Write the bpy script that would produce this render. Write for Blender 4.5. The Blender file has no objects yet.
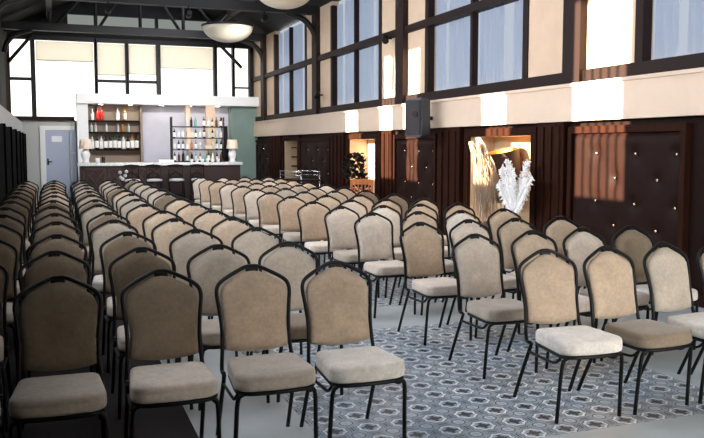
import bpy, bmesh, math, random
from mathutils import Vector, Matrix
R = random.Random(11)
PI = math.pi
sc = bpy.context.scene
COL = sc.collection

# ------------------------------------------------------------------ materials
def lin(c):
    return tuple(((x/255)/12.92 if x/255 <= .04045 else ((x/255+.055)/1.055)**2.4) for x in c) + (1,)

def mat(name, rgb, rough=.6, metal=0, noise=0, nscale=20, bump=0, bscale=200, spec=.5, sheen=0, stretch=None, emit=0, trans=0):
    m = bpy.data.materials.new(name); m.use_nodes = True
    nt = m.node_tree; b = nt.nodes['Principled BSDF']
    col = lin(rgb)
    b.inputs['Base Color'].default_value = col
    b.inputs['Roughness'].default_value = rough
    b.inputs['Metallic'].default_value = metal
    b.inputs['Specular IOR Level'].default_value = spec
    if sheen:
        b.inputs['Sheen Weight'].default_value = sheen
    if trans:
        b.inputs['Transmission Weight'].default_value = trans
    if emit:
        b.inputs['Emission Color'].default_value = col
        b.inputs['Emission Strength'].default_value = emit
    tc = nt.nodes.new('ShaderNodeTexCoord')
    src = tc.outputs['Object']
    if stretch:
        mp = nt.nodes.new('ShaderNodeMapping'); mp.inputs['Scale'].default_value = stretch
        nt.links.new(src, mp.inputs[0]); src = mp.outputs[0]
    if noise:
        n = nt.nodes.new('ShaderNodeTexNoise'); n.inputs['Scale'].default_value = nscale; n.inputs['Detail'].default_value = 5
        nt.links.new(src, n.inputs['Vector'])
        r = nt.nodes.new('ShaderNodeValToRGB')
        r.color_ramp.elements[0].position = .3; r.color_ramp.elements[1].position = .7
        r.color_ramp.elements[0].color = tuple(max(0, c*(1-noise)) for c in col[:3]) + (1,)
        r.color_ramp.elements[1].color = tuple(min(1, c*(1+noise)) for c in col[:3]) + (1,)
        nt.links.new(n.outputs['Fac'], r.inputs[0]); nt.links.new(r.outputs[0], b.inputs['Base Color'])
    if bump:
        n2 = nt.nodes.new('ShaderNodeTexNoise'); n2.inputs['Scale'].default_value = bscale
        bp = nt.nodes.new('ShaderNodeBump'); bp.inputs['Strength'].default_value = bump; bp.inputs['Distance'].default_value = .01
        nt.links.new(src, n2.inputs['Vector'])
        nt.links.new(n2.outputs['Fac'], bp.inputs['Height']); nt.links.new(bp.outputs[0], b.inputs['Normal'])
    return m

def emission(name, rgb, strength):
    m = bpy.data.materials.new(name); m.use_nodes = True
    nt = m.node_tree; nt.nodes.clear()
    o = nt.nodes.new('ShaderNodeOutputMaterial'); e = nt.nodes.new('ShaderNodeEmission')
    e.inputs[0].default_value = lin(rgb); e.inputs[1].default_value = strength
    nt.links.new(e.outputs[0], o.inputs[0])
    return m

def velvet():
    m = bpy.data.materials.new('velvet'); m.use_nodes = True
    nt = m.node_tree; b = nt.nodes['Principled BSDF']
    oi = nt.nodes.new('ShaderNodeObjectInfo'); tc = nt.nodes.new('ShaderNodeTexCoord')
    add = nt.nodes.new('ShaderNodeVectorMath'); add.operation = 'ADD'
    sca = nt.nodes.new('ShaderNodeVectorMath'); sca.operation = 'SCALE'; sca.inputs['Scale'].default_value = 37
    comb = nt.nodes.new('ShaderNodeCombineXYZ')
    for i in range(3): nt.links.new(oi.outputs['Random'], comb.inputs[i])
    nt.links.new(comb.outputs[0], sca.inputs[0])
    nt.links.new(tc.outputs['Object'], add.inputs[0]); nt.links.new(sca.outputs[0], add.inputs[1])
    def ns(s, d=6, rg=.65):
        n = nt.nodes.new('ShaderNodeTexNoise'); n.inputs['Scale'].default_value = s; n.inputs['Detail'].default_value = d
        n.inputs['Roughness'].default_value = rg
        nt.links.new(add.outputs[0], n.inputs['Vector']); return n
    n1, n2, n3 = ns(7), ns(45), ns(260, 2)
    def ramp(n, a, bb, p0=.3, p1=.7):
        r = nt.nodes.new('ShaderNodeValToRGB')
        r.color_ramp.elements[0].position = p0; r.color_ramp.elements[1].position = p1
        r.color_ramp.elements[0].color = (a, a, a, 1); r.color_ramp.elements[1].color = (bb, bb, bb, 1)
        nt.links.new(n.outputs['Fac'], r.inputs[0]); return r
    r1, r2, r3 = ramp(n1, .82, 1.1), ramp(n2, .86, 1.1), ramp(n3, .9, 1.08)
    cur = oi.outputs['Color']
    for r in (r1, r2, r3):
        mx = nt.nodes.new('ShaderNodeMix'); mx.data_type = 'RGBA'; mx.blend_type = 'MULTIPLY'
        mx.inputs['Factor'].default_value = 1
        nt.links.new(cur, mx.inputs['A']); nt.links.new(r.outputs[0], mx.inputs['B']); cur = mx.outputs['Result']
    nt.links.new(cur, b.inputs['Base Color'])
    b.inputs['Roughness'].default_value = .85; b.inputs['Specular IOR Level'].default_value = .2
    b.inputs['Sheen Weight'].default_value = .35; b.inputs['Sheen Roughness'].default_value = .4
    bp = nt.nodes.new('ShaderNodeBump'); bp.inputs['Strength'].default_value = .25; bp.inputs['Distance'].default_value = .004
    nt.links.new(n3.outputs['Fac'], bp.inputs['Height']); nt.links.new(bp.outputs[0], b.inputs['Normal'])
    return m

def tile_material():
    """20 cm encaustic tiles: a white ringed medallion with a dark cross, lobed corners."""
    m = bpy.data.materials.new('patterned_tile'); m.use_nodes = True
    nt = m.node_tree; b = nt.nodes['Principled BSDF']; N = nt.nodes; L = nt.links
    tc = N.new('ShaderNodeTexCoord'); sep = N.new('ShaderNodeSeparateXYZ'); L.new(tc.outputs['Object'], sep.inputs[0])
    def M(op, a, bb=None, c=None):
        n = N.new('ShaderNodeMath'); n.operation = op
        for i, v in enumerate((a, bb, c)):
            if v is None: continue
            if isinstance(v, (int, float)): n.inputs[i].default_value = v
            else: L.new(v, n.inputs[i])
        return n.outputs[0]
    def cell(s, off):
        t = M('DIVIDE', M('SUBTRACT', s, off), .2)
        return M('SUBTRACT', M('FRACT', t), .5)
    x = cell(sep.outputs[0], .30); y = cell(sep.outputs[1], .512)
    ax, ay = M('ABSOLUTE', x), M('ABSOLUTE', y)
    r = M('SQRT', M('ADD', M('MULTIPLY', x, x), M('MULTIPLY', y, y)))
    ang = M('ARCTAN2', y, x)
    lob = M('MULTIPLY', M('COSINE', M('MULTIPLY', ang, 8)), .022)
    rr = M('ADD', r, lob)
    def band(v, lo, hi): return M('MULTIPLY', M('GREATER_THAN', v, lo), M('LESS_THAN', v, hi))
    cx, cy = M('SUBTRACT', .5, ax), M('SUBTRACT', .5, ay)
    rc = M('SQRT', M('ADD', M('MULTIPLY', cx, cx), M('MULTIPLY', cy, cy)))
    wob = N.new('ShaderNodeTexNoise'); wob.inputs['Scale'].default_value = 2.2; wob.inputs['Detail'].default_value = 6
    L.new(tc.outputs['Object'], wob.inputs['Vector'])
    def mixc(fac, colA, colB):
        mx = N.new('ShaderNodeMix'); mx.data_type = 'RGBA'
        if isinstance(fac, float): mx.inputs['Factor'].default_value = fac
        else: L.new(fac, mx.inputs['Factor'])
        for k, c in (('A', colA), ('B', colB)):
            if isinstance(c, tuple): mx.inputs[k].default_value = c
            else: L.new(c, mx.inputs[k])
        return mx.outputs['Result']
    grey, dark, white, mid = lin((172, 181, 187)), lin((52, 58, 64)), lin((244, 246, 245)), lin((200, 208, 212))
    c = mixc(band(rc, 0., .17), grey, mid)
    c = mixc(band(rc, .17, .20), c, dark)
    c = mixc(M('MULTIPLY', band(M('MINIMUM', cx, cy), 0., .03), M('GREATER_THAN', M('MAXIMUM', cx, cy), .36)), c, dark)
    c = mixc(M('MULTIPLY', band(M('MAXIMUM', ax, ay), .40, .425), M('LESS_THAN', M('MINIMUM', ax, ay), .24)), c, dark)
    c = mixc(band(rr, .33, .355), c, dark)
    c = mixc(band(rr, .0, .33), c, white)
    c = mixc(band(rr, .0, .255), c, grey)
    cross = M('MULTIPLY', M('LESS_THAN', M('MINIMUM', ax, ay), .05), M('LESS_THAN', r, .235))
    diag = M('MULTIPLY', M('LESS_THAN', M('ABSOLUTE', M('SUBTRACT', ax, ay)), .05), band(r, .05, .15))
    c = mixc(cross, c, dark); c = mixc(diag, c, dark)
    c = mixc(band(M('MINIMUM', cx, cy), 0., .006), c, lin((120, 126, 128)))
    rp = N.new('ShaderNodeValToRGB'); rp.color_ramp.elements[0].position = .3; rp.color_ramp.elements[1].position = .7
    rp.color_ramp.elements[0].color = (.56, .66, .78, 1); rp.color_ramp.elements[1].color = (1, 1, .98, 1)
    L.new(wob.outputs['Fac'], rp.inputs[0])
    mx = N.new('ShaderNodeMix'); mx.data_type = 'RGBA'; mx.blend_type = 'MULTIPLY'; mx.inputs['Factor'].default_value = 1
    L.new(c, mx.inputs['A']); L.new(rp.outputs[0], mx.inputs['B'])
    L.new(mx.outputs['Result'], b.inputs['Base Color'])
    b.inputs['Roughness'].default_value = .42
    return m

M_ = {
 'velvet': velvet(),
 'black': mat('black_lacquered_steel', (5, 4, 4), .5, spec=.3),
 'tile': tile_material(),
 'plainfloor': mat('grey_polished_screed', (182, 190, 192), .38, noise=.09, nscale=3),
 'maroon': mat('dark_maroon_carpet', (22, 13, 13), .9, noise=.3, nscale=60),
 'wood': mat('dark_brown_wood', (45, 20, 10), .65, spec=.1, noise=.25, nscale=3, stretch=(6, 6, .6)),
 'wooddark': mat('espresso_wood', (30, 15, 10), .65, spec=.12, noise=.2, nscale=3, stretch=(6, 6, .6)),
 'leather': mat('dark_brown_leather', (32, 13, 7), .6, spec=.14, noise=.15, nscale=12),
 'band': mat('cream_plaster', (236, 212, 188), .6, noise=.03, nscale=4),
 'panel': mat('beige_wall_panel', (232, 202, 172), .65, noise=.04, nscale=4),
 'sill': mat('dark_window_frame', (38, 24, 21), .6, spec=.2),
 'ceil': mat('dark_ceiling_boards', (13, 11, 10), .9, noise=.2, nscale=4),
 'beam': mat('dark_steel_beam', (13, 11, 11), .65),
 'white': mat('white_paint', (240, 240, 240), .55),
 'greywhite': mat('grey_white_plaster', (190, 192, 188), .7),
 'blackpad': mat('black_wall_cloth', (5, 5, 5), .95, spec=.05),
 'door': mat('pale_blue_grey_door', (172, 182, 204), .5),
 'lilac': mat('lilac_grey_wall', (186, 186, 198), .7, noise=.05, nscale=3),
 'teal': mat('grey_teal_wall', (120, 142, 136), .7, noise=.05, nscale=3),
 'nicheback': mat('taupe_shelf_back', (142, 124, 108), .6),
 'maroonwood': mat('maroon_bar_front', (52, 29, 29), .5, noise=.15, nscale=4),
 'lattice': mat('brown_lattice_wood', (72, 48, 38), .5),
 'marble': mat('white_speckled_marble', (225, 225, 222), .25, noise=.3, nscale=40),
 'chrome': mat('chrome', (215, 215, 215), .15, metal=1),
 'brass': mat('pale_brass', (232, 208, 165), .25, metal=1),
 'speaker': mat('grey_speaker_plastic', (62, 66, 74), .45),
 'speakerdark': mat('speaker_grille', (44, 38, 40), .6, bump=.4, bscale=300),
 'cushwhite': mat('white_vinyl', (238, 236, 232), .5),
 'plume': mat('cream_dried_plume', (176, 152, 128), .85, noise=.1, nscale=40),
 'plumewhite': mat('white_dried_plume', (250, 248, 246), .85),
 'gold': mat('gold_shade_lining', (226, 176, 92), .4),
 'shade': mat('dark_drum_shade', (72, 46, 38), .7),
 'nichewall': mat('beige_niche_plaster', (226, 196, 158), .6, noise=.05, nscale=3),
 'nichebright': mat('pale_niche_plaster', (214, 190, 165), .6),
 'orangewood': mat('honey_wood', (190, 112, 58), .45, noise=.2, nscale=5, stretch=(8, 8, 1)),
 'leaf': mat('dark_green_leaf', (17, 16, 12), .6),
 'stonevase': mat('grey_brown_vase', (120, 104, 92), .6),
 'bowl': mat('cream_pendant_bowl', (214, 204, 184), .6),
 'lampshade': mat('beige_lamp_shade', (226, 206, 186), .7),
 'ceramic': mat('white_ceramic', (232, 232, 232), .25),
 'cardboard': mat('cream_box', (220, 200, 168), .7),
 'screen': mat('sign_white', (240, 242, 250), .6),
 'daylight': emission('daylight_pane', (250, 246, 238), 1.9),
 'daylightside': emission('daylight_pane_blue', (206, 215, 230), .72),
 'addedleftpane': emission('added_left_pane', (236, 240, 250), 9.0),
 'addedskylight': emission('added_skylight_pane', (232, 238, 252), 9.0),
 'lamp': emission('fill_downlight_lens', (255, 244, 228), 60),
 'daylightdim': emission('daylight_pane_dim', (215, 222, 215), .32),
}
def sheer(name, ca, cb):
    m = bpy.data.materials.new(name); m.use_nodes = True
    nt = m.node_tree; b = nt.nodes['Principled BSDF']; o = nt.nodes['Material Output']
    b.inputs['Base Color'].default_value = lin(ca); b.inputs['Roughness'].default_value = .9
    t = nt.nodes.new('ShaderNodeBsdfTranslucent'); t.inputs[0].default_value = lin(cb)
    mx = nt.nodes.new('ShaderNodeMixShader'); mx.inputs[0].default_value = .75
    nt.links.new(b.outputs[0], mx.inputs[1]); nt.links.new(t.outputs[0], mx.inputs[2]); nt.links.new(mx.outputs[0], o.inputs[0])
    return m
M_['sheer'] = sheer('sheer_curtain', (196, 204, 216), (214, 222, 234)); M_['blind'] = sheer('blind_fabric', (225, 222, 214), (238, 234, 224))

# ------------------------------------------------------------------ mesh helpers
def box(bm, x0, x1, y0, y1, z0, z1, bev=0):
    r = bmesh.ops.create_cube(bm, size=1)
    vs = r['verts']
    for v in vs:
        v.co = Vector(((x0+x1)/2+v.co.x*(x1-x0), (y0+y1)/2+v.co.y*(y1-y0), (z0+z1)/2+v.co.z*(z1-z0)))
    if bev:
        es = list({e for v in vs for e in v.link_edges})
        bmesh.ops.bevel(bm, geom=es, offset=bev, segments=2, affect='EDGES', profile=.6)
    return bm

def catmull(pts, n=6, closed=False):
    P = [Vector(p) for p in pts]; out = []
    k = len(P); rng = range(k if closed else k-1)
    for i in rng:
        p0 = P[(i-1) % k] if closed or i > 0 else P[0]*2-P[1]
        p1 = P[i]; p2 = P[(i+1) % k]
        p3 = P[(i+2) % k] if closed or i+2 < k else P[-1]*2-P[-2]
        for j in range(n):
            t = j/n
            out.append(.5*((2*p1)+(p2-p0)*t+(2*p0-5*p1+4*p2-p3)*t*t+(3*p1-p0-3*p2+p3)*t**3))
    if not closed: out.append(P[-1])
    return out

def tube(bm, pts, r, n=8, closed=False, taper=None):
    pts = [Vector(p) for p in pts]; k = len(pts); rings = []
    prev = None
    for i, p in enumerate(pts):
        if closed: d = pts[(i+1) % k]-pts[i-1]
        elif i == 0: d = pts[1]-p
        elif i == k-1: d = p-pts[i-1]
        else: d = pts[i+1]-pts[i-1]
        d.normalize()
        if prev is None:
            a = Vector((0, 0, 1)) if abs(d.z) < .9 else Vector((1, 0, 0))
            u = d.cross(a).normalized()
        else:
            u = (prev-d*prev.dot(d))
            u = u.normalized() if u.length > 1e-6 else d.orthogonal().normalized()
        prev = u; w = d.cross(u)
        rad = r if taper is None else r*taper(i/(k-1))
        rings.append([bm.verts.new(p+u*math.cos(2*PI*j/n)*rad+w*math.sin(2*PI*j/n)*rad) for j in range(n)])
    m = k if closed else k-1
    for i in range(m):
        a, b = rings[i], rings[(i+1) % k]
        for j in range(n):
            f = bm.faces.new((a[j], a[(j+1) % n], b[(j+1) % n], b[j])); f.smooth = True
    if not closed:
        bm.faces.new(rings[0][::-1]); bm.faces.new(rings[-1])
    return bm

def lathe(bm, prof, n=20, c=(0, 0, 0), caps=True):
    rings = []
    for (r, z) in prof:
        rings.append([bm.verts.new((c[0]+max(r, 1e-4)*math.cos(2*PI*j/n), c[1]+max(r, 1e-4)*math.sin(2*PI*j/n), c[2]+z)) for j in range(n)])
    for a, b in zip(rings, rings[1:]):
        for j in range(n):
            f = bm.faces.new((a[j], a[(j+1) % n], b[(j+1) % n], b[j])); f.smooth = True
    if caps:
        bm.faces.new(rings[0][::-1]); bm.faces.new(rings[-1])
    return bm

def NB(): return bmesh.new()

def obj(name, bm, m, parent=None, loc=None, color=None):
    bmesh.ops.recalc_face_normals(bm, faces=bm.faces)
    me = bpy.data.meshes.new(name); bm.to_mesh(me); bm.free()
    me.materials.append(M_[m] if isinstance(m, str) else m)
    o = bpy.data.objects.new(name, me); COL.objects.link(o)
    if parent is not None: o.parent = parent
    if loc is not None: o.location = loc
    if color is not None: o.color = color
    return o

def tag(o, label, cat, group=None):
    o['label'] = label; o['category'] = cat
    if group: o['group'] = group
    return o

def thing(name, label, cat, loc=(0, 0, 0), rz=0, group=None):
    o = bpy.data.objects.new(name, None); COL.objects.link(o); o.empty_display_size = .1
    o.location = loc; o.rotation_euler = (0, 0, rz)
    return tag(o, label, cat, group)

def struct(name, bm, m, parent=None):
    o = obj(name, bm, m, parent)
    if parent is None: o['kind'] = 'structure'
    return o

def bxs(*bs):
    bm = NB()
    for b in bs: box(bm, *b)
    return bm

def dup(root, loc, rz, label, group=None):
    r = root.copy(); COL.objects.link(r); r.location = loc; r.rotation_euler = (0, 0, rz); r['label'] = label
    if group: r['group'] = group
    for ch in list(root.children):
        c = ch.copy(); COL.objects.link(c); c.parent = r
        for g in list(ch.children):
            d = g.copy(); COL.objects.link(d); d.parent = c
    return r

ORD = ['zeroth', 'first', 'second', 'third', 'fourth', 'fifth', 'sixth', 'seventh', 'eighth', 'ninth', 'tenth', 'eleventh', 'twelfth',
       'thirteenth', 'fourteenth', 'fifteenth', 'sixteenth']

XR, YB, XL = 5.9, 20.2, -.72
YE = 24.45      # inner face of the back wall
B1, B2 = 1.845, 2.265      # right wall face, back wall face, left wall face

# ------------------------------------------------------------------ floor
fl = bxs((-1.6, 6.6, -2.5, 25.4, -.2, -.02)); struct('floor', fl, 'plainfloor')
struct('floor_screed', bxs((.69, 1.29, -2.5, 25, -.02, 0), (1.29, 6.0, -2.5, 3.545, -.02, 0), (3.86, 6.0, 3.545, 6.2, -.02, 0),
       (1.29, 6.0, 6.2, 7.05, -.02, 0), (4.0, 6.0, 7.05, 25, -.02, 0), (1.29, 4.0, 12.4, 25, -.02, 0)), 'plainfloor')
struct('floor_tile', bxs((1.29, 3.86, 3.545, 6.2, -.02, .0), (1.29, 4.0, 7.05, 12.4, -.02, .0)), 'tile')
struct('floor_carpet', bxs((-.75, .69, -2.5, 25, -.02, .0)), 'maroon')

# ------------------------------------------------------------------ banquet chair
def half_outline(z):
    pts = [(.40, .186), (.50, .177), (.60, .175), (.70, .184), (.79, .191)]
    for (a, wa), (b, wb) in zip(pts, pts[1:]):
        if z <= b:
            t = max(0, (z-a)/(b-a)); t = t*t*(3-2*t); return wa+(wb-wa)*t
    return pts[-1][1]
def yl(z): return -.112+(z-.43)/(.905-.43)*.112 - .012*math.sin(PI*min(1, max(0, (z-.43)/.475)))
def ztop(u):
    a = abs(u)
    pts = [(0, .899), (.14, .896), (.28, .885), (.51, .864), (.72, .843), (.86, .824), (.94, .807), (1, .775)]
    for (p, zp), (q, zq) in zip(pts, pts[1:]):
        if a <= q: return zp+(zq-zp)*(a-p)/(q-p)
    return .755

def backrest_bm(mode=0):
    bm = NB(); nu, nv = 20, 14; zb0 = .487
    front, back = [], []
    for j in range(nv+1):
        v = j/nv; fr, bk = [], []
        for i in range(nu+1):
            u = -1+2*i/nu
            zb = zb0-.018*(1-u*u)
            zt = ztop(u)-.0125
            z = zb+(zt-zb)*v
            w = half_outline(z)-.008
            x = u*w
            e = max(0, (1-abs(u)**5))**.5*max(0, (1-abs(2*v-1)**7))**.5
            fr.append(bm.verts.new((x, yl(z)-.006-.026*e, z)))
            bk.append(bm.verts.new((x, yl(z)+.006+.010*e, z)))
        front.append(fr); back.append(bk)
    for j in range(nv):
        for i in range(nu):
            for g, s in ((front, 1), (back, -1)):
                q = (g[j][i], g[j][i+1], g[j+1][i+1], g[j+1][i])
                f = bm.faces.new(q if s == 1 else q[::-1]); f.smooth = True
    for j in range(nv):
        for i in (0, nu):
            bm.faces.new((front[j][i], front[j+1][i], back[j+1][i], back[j][i]))
    for i in range(nu):
        for j in (0, nv):
            bm.faces.new((front[j][i], front[j][i+1], back[j][i+1], back[j][i]))
    return bm

def frame_path():
    L = [(-.188, -.17, .380), (-.191, -.130, .392), (-half_outline(.5)-.005, yl(.5), .5), (-half_outline(.6)-.005, yl(.6), .6),
         (-half_outline(.7)-.005, yl(.7), .7), (-.197, yl(.765), .765), (-.1945, yl(.8), .797), (-.184, yl(.82), .820), (-.164, yl(.838), .838),
         (-.136, yl(.855), .855), (-.095, yl(.876), .876), (-.05, yl(.896), .897), (-.022, yl(.905), .9055), (0, yl(.905), .906)]
    Rr = [(-x, y, z) for x, y, z in L[::-1][1:]]
    return catmull(L+Rr, 4)

def seat_outline():
    pts = []
    def arc(cx, cy, rx, ry, a0, a1, n=6):
        for i in range(n+1):
            a = a0+(a1-a0)*i/n
            pts.append((cx+rx*math.cos(a), cy+ry*math.sin(a)))
    yb, yf, wb, wf = -.18, -.57, .182, .202
    arc(wf-.085, yf+.075, .085, .075, 0, -PI/2)
    for t in (.5, 0, -.5): pts.append((t*(wf-.085), yf-.008*(1-t*t)))
    arc(-wf+.085, yf+.075, .085, .075, -PI/2, -PI)
    arc(-wb+.05, yb-.05, .05, .05, PI, PI/2)
    arc(wb-.05, yb-.05, .05, .05, PI/2, 0)
    return pts

def seat_bm():
    bm = NB(); out = seat_outline(); cy = -.36; rings = []
    for s, z in ((.95, .392), (.99, .398), (1.0, .412), (1.0, .434), (.992, .440), (.998, .445), (.985, .460), (.95, .468), (.86, .472), (.6, .475), (.3, .476)):
        rings.append([bm.verts.new((x*s, cy+(y-cy)*s, z)) for x, y in out])
    n = len(out)
    for a, b in zip(rings, rings[1:]):
        for j in range(n):
            f = bm.faces.new((a[j], a[(j+1) % n], b[(j+1) % n], b[j])); f.smooth = True
    bm.faces.new(rings[0][::-1]); f = bm.faces.new(rings[-1]); f.smooth = True
    return bm

CT = {'tan': lin((196, 174, 150)), 'cream': lin((220, 206, 190)), 'grey': lin((188, 176, 160)), 'taupe': lin((138, 122, 102)), 'shaded_beige': lin((112, 98, 80)), 'beige': lin((204, 184, 160)), 'white': lin((232, 224, 212))}

def make_chair():
    t = thing('banquet_chair', 'x', 'chair')
    s = obj('seat', seat_bm(), 'velvet', t); b = obj('backrest', backrest_bm(), 'velvet', t)
    obj('back_frame', tube(NB(), frame_path(), .0108, 8), 'black', t)
    out = [(x*.93, -.36+(y+.36)*.95, .382) for x, y in seat_outline()]
    obj('seat_frame', tube(NB(), out, .0115, 6, closed=True), 'black', t)
    bm = NB(); box(bm, -.034, .034, yl(.9)-.014, yl(.9)+.01, .868, .9, .006); obj('handle', bm, 'black', t)
    for sx in (-1, 1):
        obj('leg', tube(NB(), catmull([(sx*.135, -.537, .380), (sx*.17, -.535, .374), (sx*.191, -.528, .342), (sx*.198, -.514, .2), (sx*.205, -.50, 0)], 4), .0112, 8), 'black', t)
        obj('leg', tube(NB(), catmull([(sx*.19, -.185, .380), (sx*.189, -.165, .34), (sx*.192, -.085, .18), (sx*.195, 0, 0)], 4), .0112, 8), 'black', t)
        obj('stretcher', tube(NB(), catmull([(sx*.189, -.15, .325), (sx*.19, -.27, .324), (sx*.192, -.42, .328), (sx*.192, -.47, .342), (sx*.184, -.502, .376)], 4), .0085, 6), 'black', t)
    return t
chair0 = make_chair()
used = [False]
def place_chair(x, y, rz, tone, seat_tone, label):
    if not used[0]:
        used[0] = True; r = chair0; r.location = (x, y, 0); r.rotation_euler = (0, 0, rz); r['label'] = label
    else:
        r = dup(chair0, (x, y, 0), rz, label)
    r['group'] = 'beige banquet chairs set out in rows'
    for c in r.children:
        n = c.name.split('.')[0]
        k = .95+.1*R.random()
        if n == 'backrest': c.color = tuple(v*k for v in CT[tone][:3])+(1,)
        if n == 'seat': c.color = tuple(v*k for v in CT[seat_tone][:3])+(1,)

# measured tops of chair backs (image px) -> floor positions
YAW, PIT, ROLL, F, H, CY = .3574, .0803, 0.0, 801.24, 1.5456, 210.9
FW = Vector((math.sin(YAW)*math.cos(PIT), math.cos(YAW)*math.cos(PIT), -math.sin(PIT)))
RT = Vector((math.cos(YAW), -math.sin(YAW), 0)); UP = RT.cross(FW)
def at_z(u, v, z):
    u -= 352; v = CY-v; c, s = math.cos(-ROLL), math.sin(-ROLL)
    u, v = c*u-s*v, s*u+c*v
    d = FW*F+RT*u+UP*v
    return Vector((0, 0, H))+d*((z-H)/d.z)
ZT = .915
MEAS = {
 ('L', 1): [(333, 261), (284, 242), (256, 227), (233, 217), (214, 210), (194, 203), (181, 198)],
 ('L', 2): [(252, 264), (221, 244.4), (196, 229), (174, 218), (163.5, 210.5), (144, 204), (136, 199)],
 ('L', 3): [(161, 269), (141.6, 247), (127.6, 231.4), (113, 219.3), (108, 212), (98, 204), (95, 199.4)],
 ('L', 4): [(58, 275.5), (54, 250.5), (56.5, 234), (56, 221), (54, 213), (51, 206), (52, 200)],
 ('L', 5): [],
 ('R', 1): [(545, 249), (476, 234), (421, 222), (371, 212), (341, 206), (314, 201.5), (291.5, 196), (270, 192), (256, 188.7)],
 ('R', 2): [(605, 246), (532, 230), (468, 219), (419, 211), (383, 205)],
 ('R', 3): [(661, 242), (581, 227), (515, 217.6), (459, 210)],
 ('R', 4): [None, (629, 225), (560, 216), (502, 208)],
}
GX = {('L', 1): 1.469, ('L', 2): .993, ('L', 3): .499, ('L', 4): .0075, ('L', 5): -.462, ('R', 1): 2.851, ('R', 2): 3.332, ('R', 3): 3.79, ('R', 4): 4.268}
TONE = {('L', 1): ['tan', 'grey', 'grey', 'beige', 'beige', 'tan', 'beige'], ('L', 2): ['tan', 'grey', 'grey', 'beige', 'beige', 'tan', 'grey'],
        ('L', 3): ['taupe', 'shaded_beige', 'taupe', 'grey', 'taupe', 'grey', 'taupe'], ('L', 4): ['shaded_beige', 'shaded_beige', 'taupe', 'taupe', 'taupe', 'taupe', 'shaded_beige'], ('L', 5): ['shaded_beige']*9,  # left block's darkest velvet tones have its shade put into the colour
        ('R', 1): ['tan', 'cream', 'tan', 'cream', 'cream', 'tan', 'tan', 'tan', 'cream', 'beige', 'cream', 'tan', 'beige', 'cream'],
        ('R', 2): ['tan', 'beige', 'cream', 'beige', 'white', 'cream'], ('R', 3): ['grey', 'cream', 'beige', 'white', 'beige', 'beige'], ('R', 4): ['tan', 'taupe', 'tan', 'tan', 'tan', 'tan', 'taupe', 'taupe']}
STONE = {('R', 1): ['white', 'grey', 'cream', 'cream'], ('R', 2): ['taupe', 'cream'], ('R', 3): ['white', 'grey'], ('L', 1): ['white', 'taupe'], ('L', 2): ['grey', 'grey'], ('L', 3): ['cream'], ('L', 4): ['grey']}
WORD = {'tan': 'tan', 'cream': 'cream', 'grey': 'greyish beige', 'taupe': 'brownish taupe', 'shaded_beige': 'shaded beige', 'beige': 'beige', 'white': 'pale cream'}
PLAN = []
for (side, k) in GX:
    ms = MEAS[(side, k)]
    for i in range(13 if side == 'L' else 14):
        x = GX[(side, k)]; y = (4.163+.984*i) if side == 'L' else (4.198+.949*i)
        if i < len(ms) and ms[i] is not None:
            p = at_z(ms[i][0], ms[i][1], ZT)
            x = x*.15+p.x*.85; y = y*.3+p.y*.7
        else:
            x += R.uniform(-.022, .022); y += R.uniform(-.03, .03)
        if side == 'R' and k == 4 and i > 0: x = max(x, 4.22)
        rz = R.uniform(-.03, .03) + (.035 if side == 'R' else 0)
        if (side, k, i) == ('R', 4, 0): x -= .05
        rz += {('R', 1, 0): -.10, ('R', 2, 0): .03, ('R', 3, 0): .10, ('R', 4, 0): .05}.get((side, k, i), 0)
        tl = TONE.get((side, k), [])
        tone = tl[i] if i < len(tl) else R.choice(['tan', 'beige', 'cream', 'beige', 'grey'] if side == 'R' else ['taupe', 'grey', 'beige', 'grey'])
        sl = STONE.get((side, k), [])
        stone = sl[i] if i < len(sl) else R.choice(['cream', 'grey', 'cream', 'white'])
        seatpos = ('aisle' if k == 1 else ORD[k])
        where = ('aisle seat on the left block' if side == 'L' else 'aisle seat on the right block') if k == 1 else \
            (ORD[k]+' seat '+('left' if side == 'L' else 'right')+' of the tiled aisle')
        PLAN.append([side, k, i, x, y, rz, tone, stone, f"{WORD[tone]} banquet chair, {('front' if i == 0 else ORD[i+1])} row, {where}"])
for _ in range(6):
    for A in PLAN:
        for B in PLAN:
            G = .44 if A[0] == 'R' and A[2] == 0 else .46
            if A[0] == B[0] and A[2] == B[2] and abs(A[1]-B[1]) == 1 and A[3] < B[3] and B[3]-A[3] < G and abs(A[4]-B[4]) < .55:
                d = (G-(B[3]-A[3]))/2; A[3] -= d; B[3] += d
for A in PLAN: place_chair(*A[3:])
# one more chair of the front row, cut by the right edge of the photo, is ('R',4) row one

# ------------------------------------------------------------------ right wall
def niche_box(y0, y1, z0, z1, m, name):
    bm = bxs((XR+.42, XR+.46, y0-.04, y1+.04, z0-.04, z1+.04), (XR+.02, XR+.42, y0-.04, y0, z0-.04, z1), (XR+.02, XR+.42, y1, y1+.04, z0-.04, z1),
             (XR+.02, XR+.42, y0, y1, z0-.04, z0), (XR+.02, XR+.42, y0-.04, y1+.04, z1, z1+.04))
    return struct(name, bm, m)
NICHES = [(9.04, 10.73), (14.46, 15.98), (19.75, 21.08)]
segs = []; y = -2.5
for a, b in NICHES:
    segs.append((XR+.02, XR+.2, y, a-.04, 0, B1)); segs.append((XR+.02, XR+.2, a-.04, b+.04, 1.73, B1)); segs.append((XR+.02, XR+.2, a-.04, b+.04, 0, .2)); y = b+.04
segs.append((XR+.02, XR+.2, y, YE+.3, 0, B1))
struct('wall_right', bxs(*segs), 'wooddark')
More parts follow.
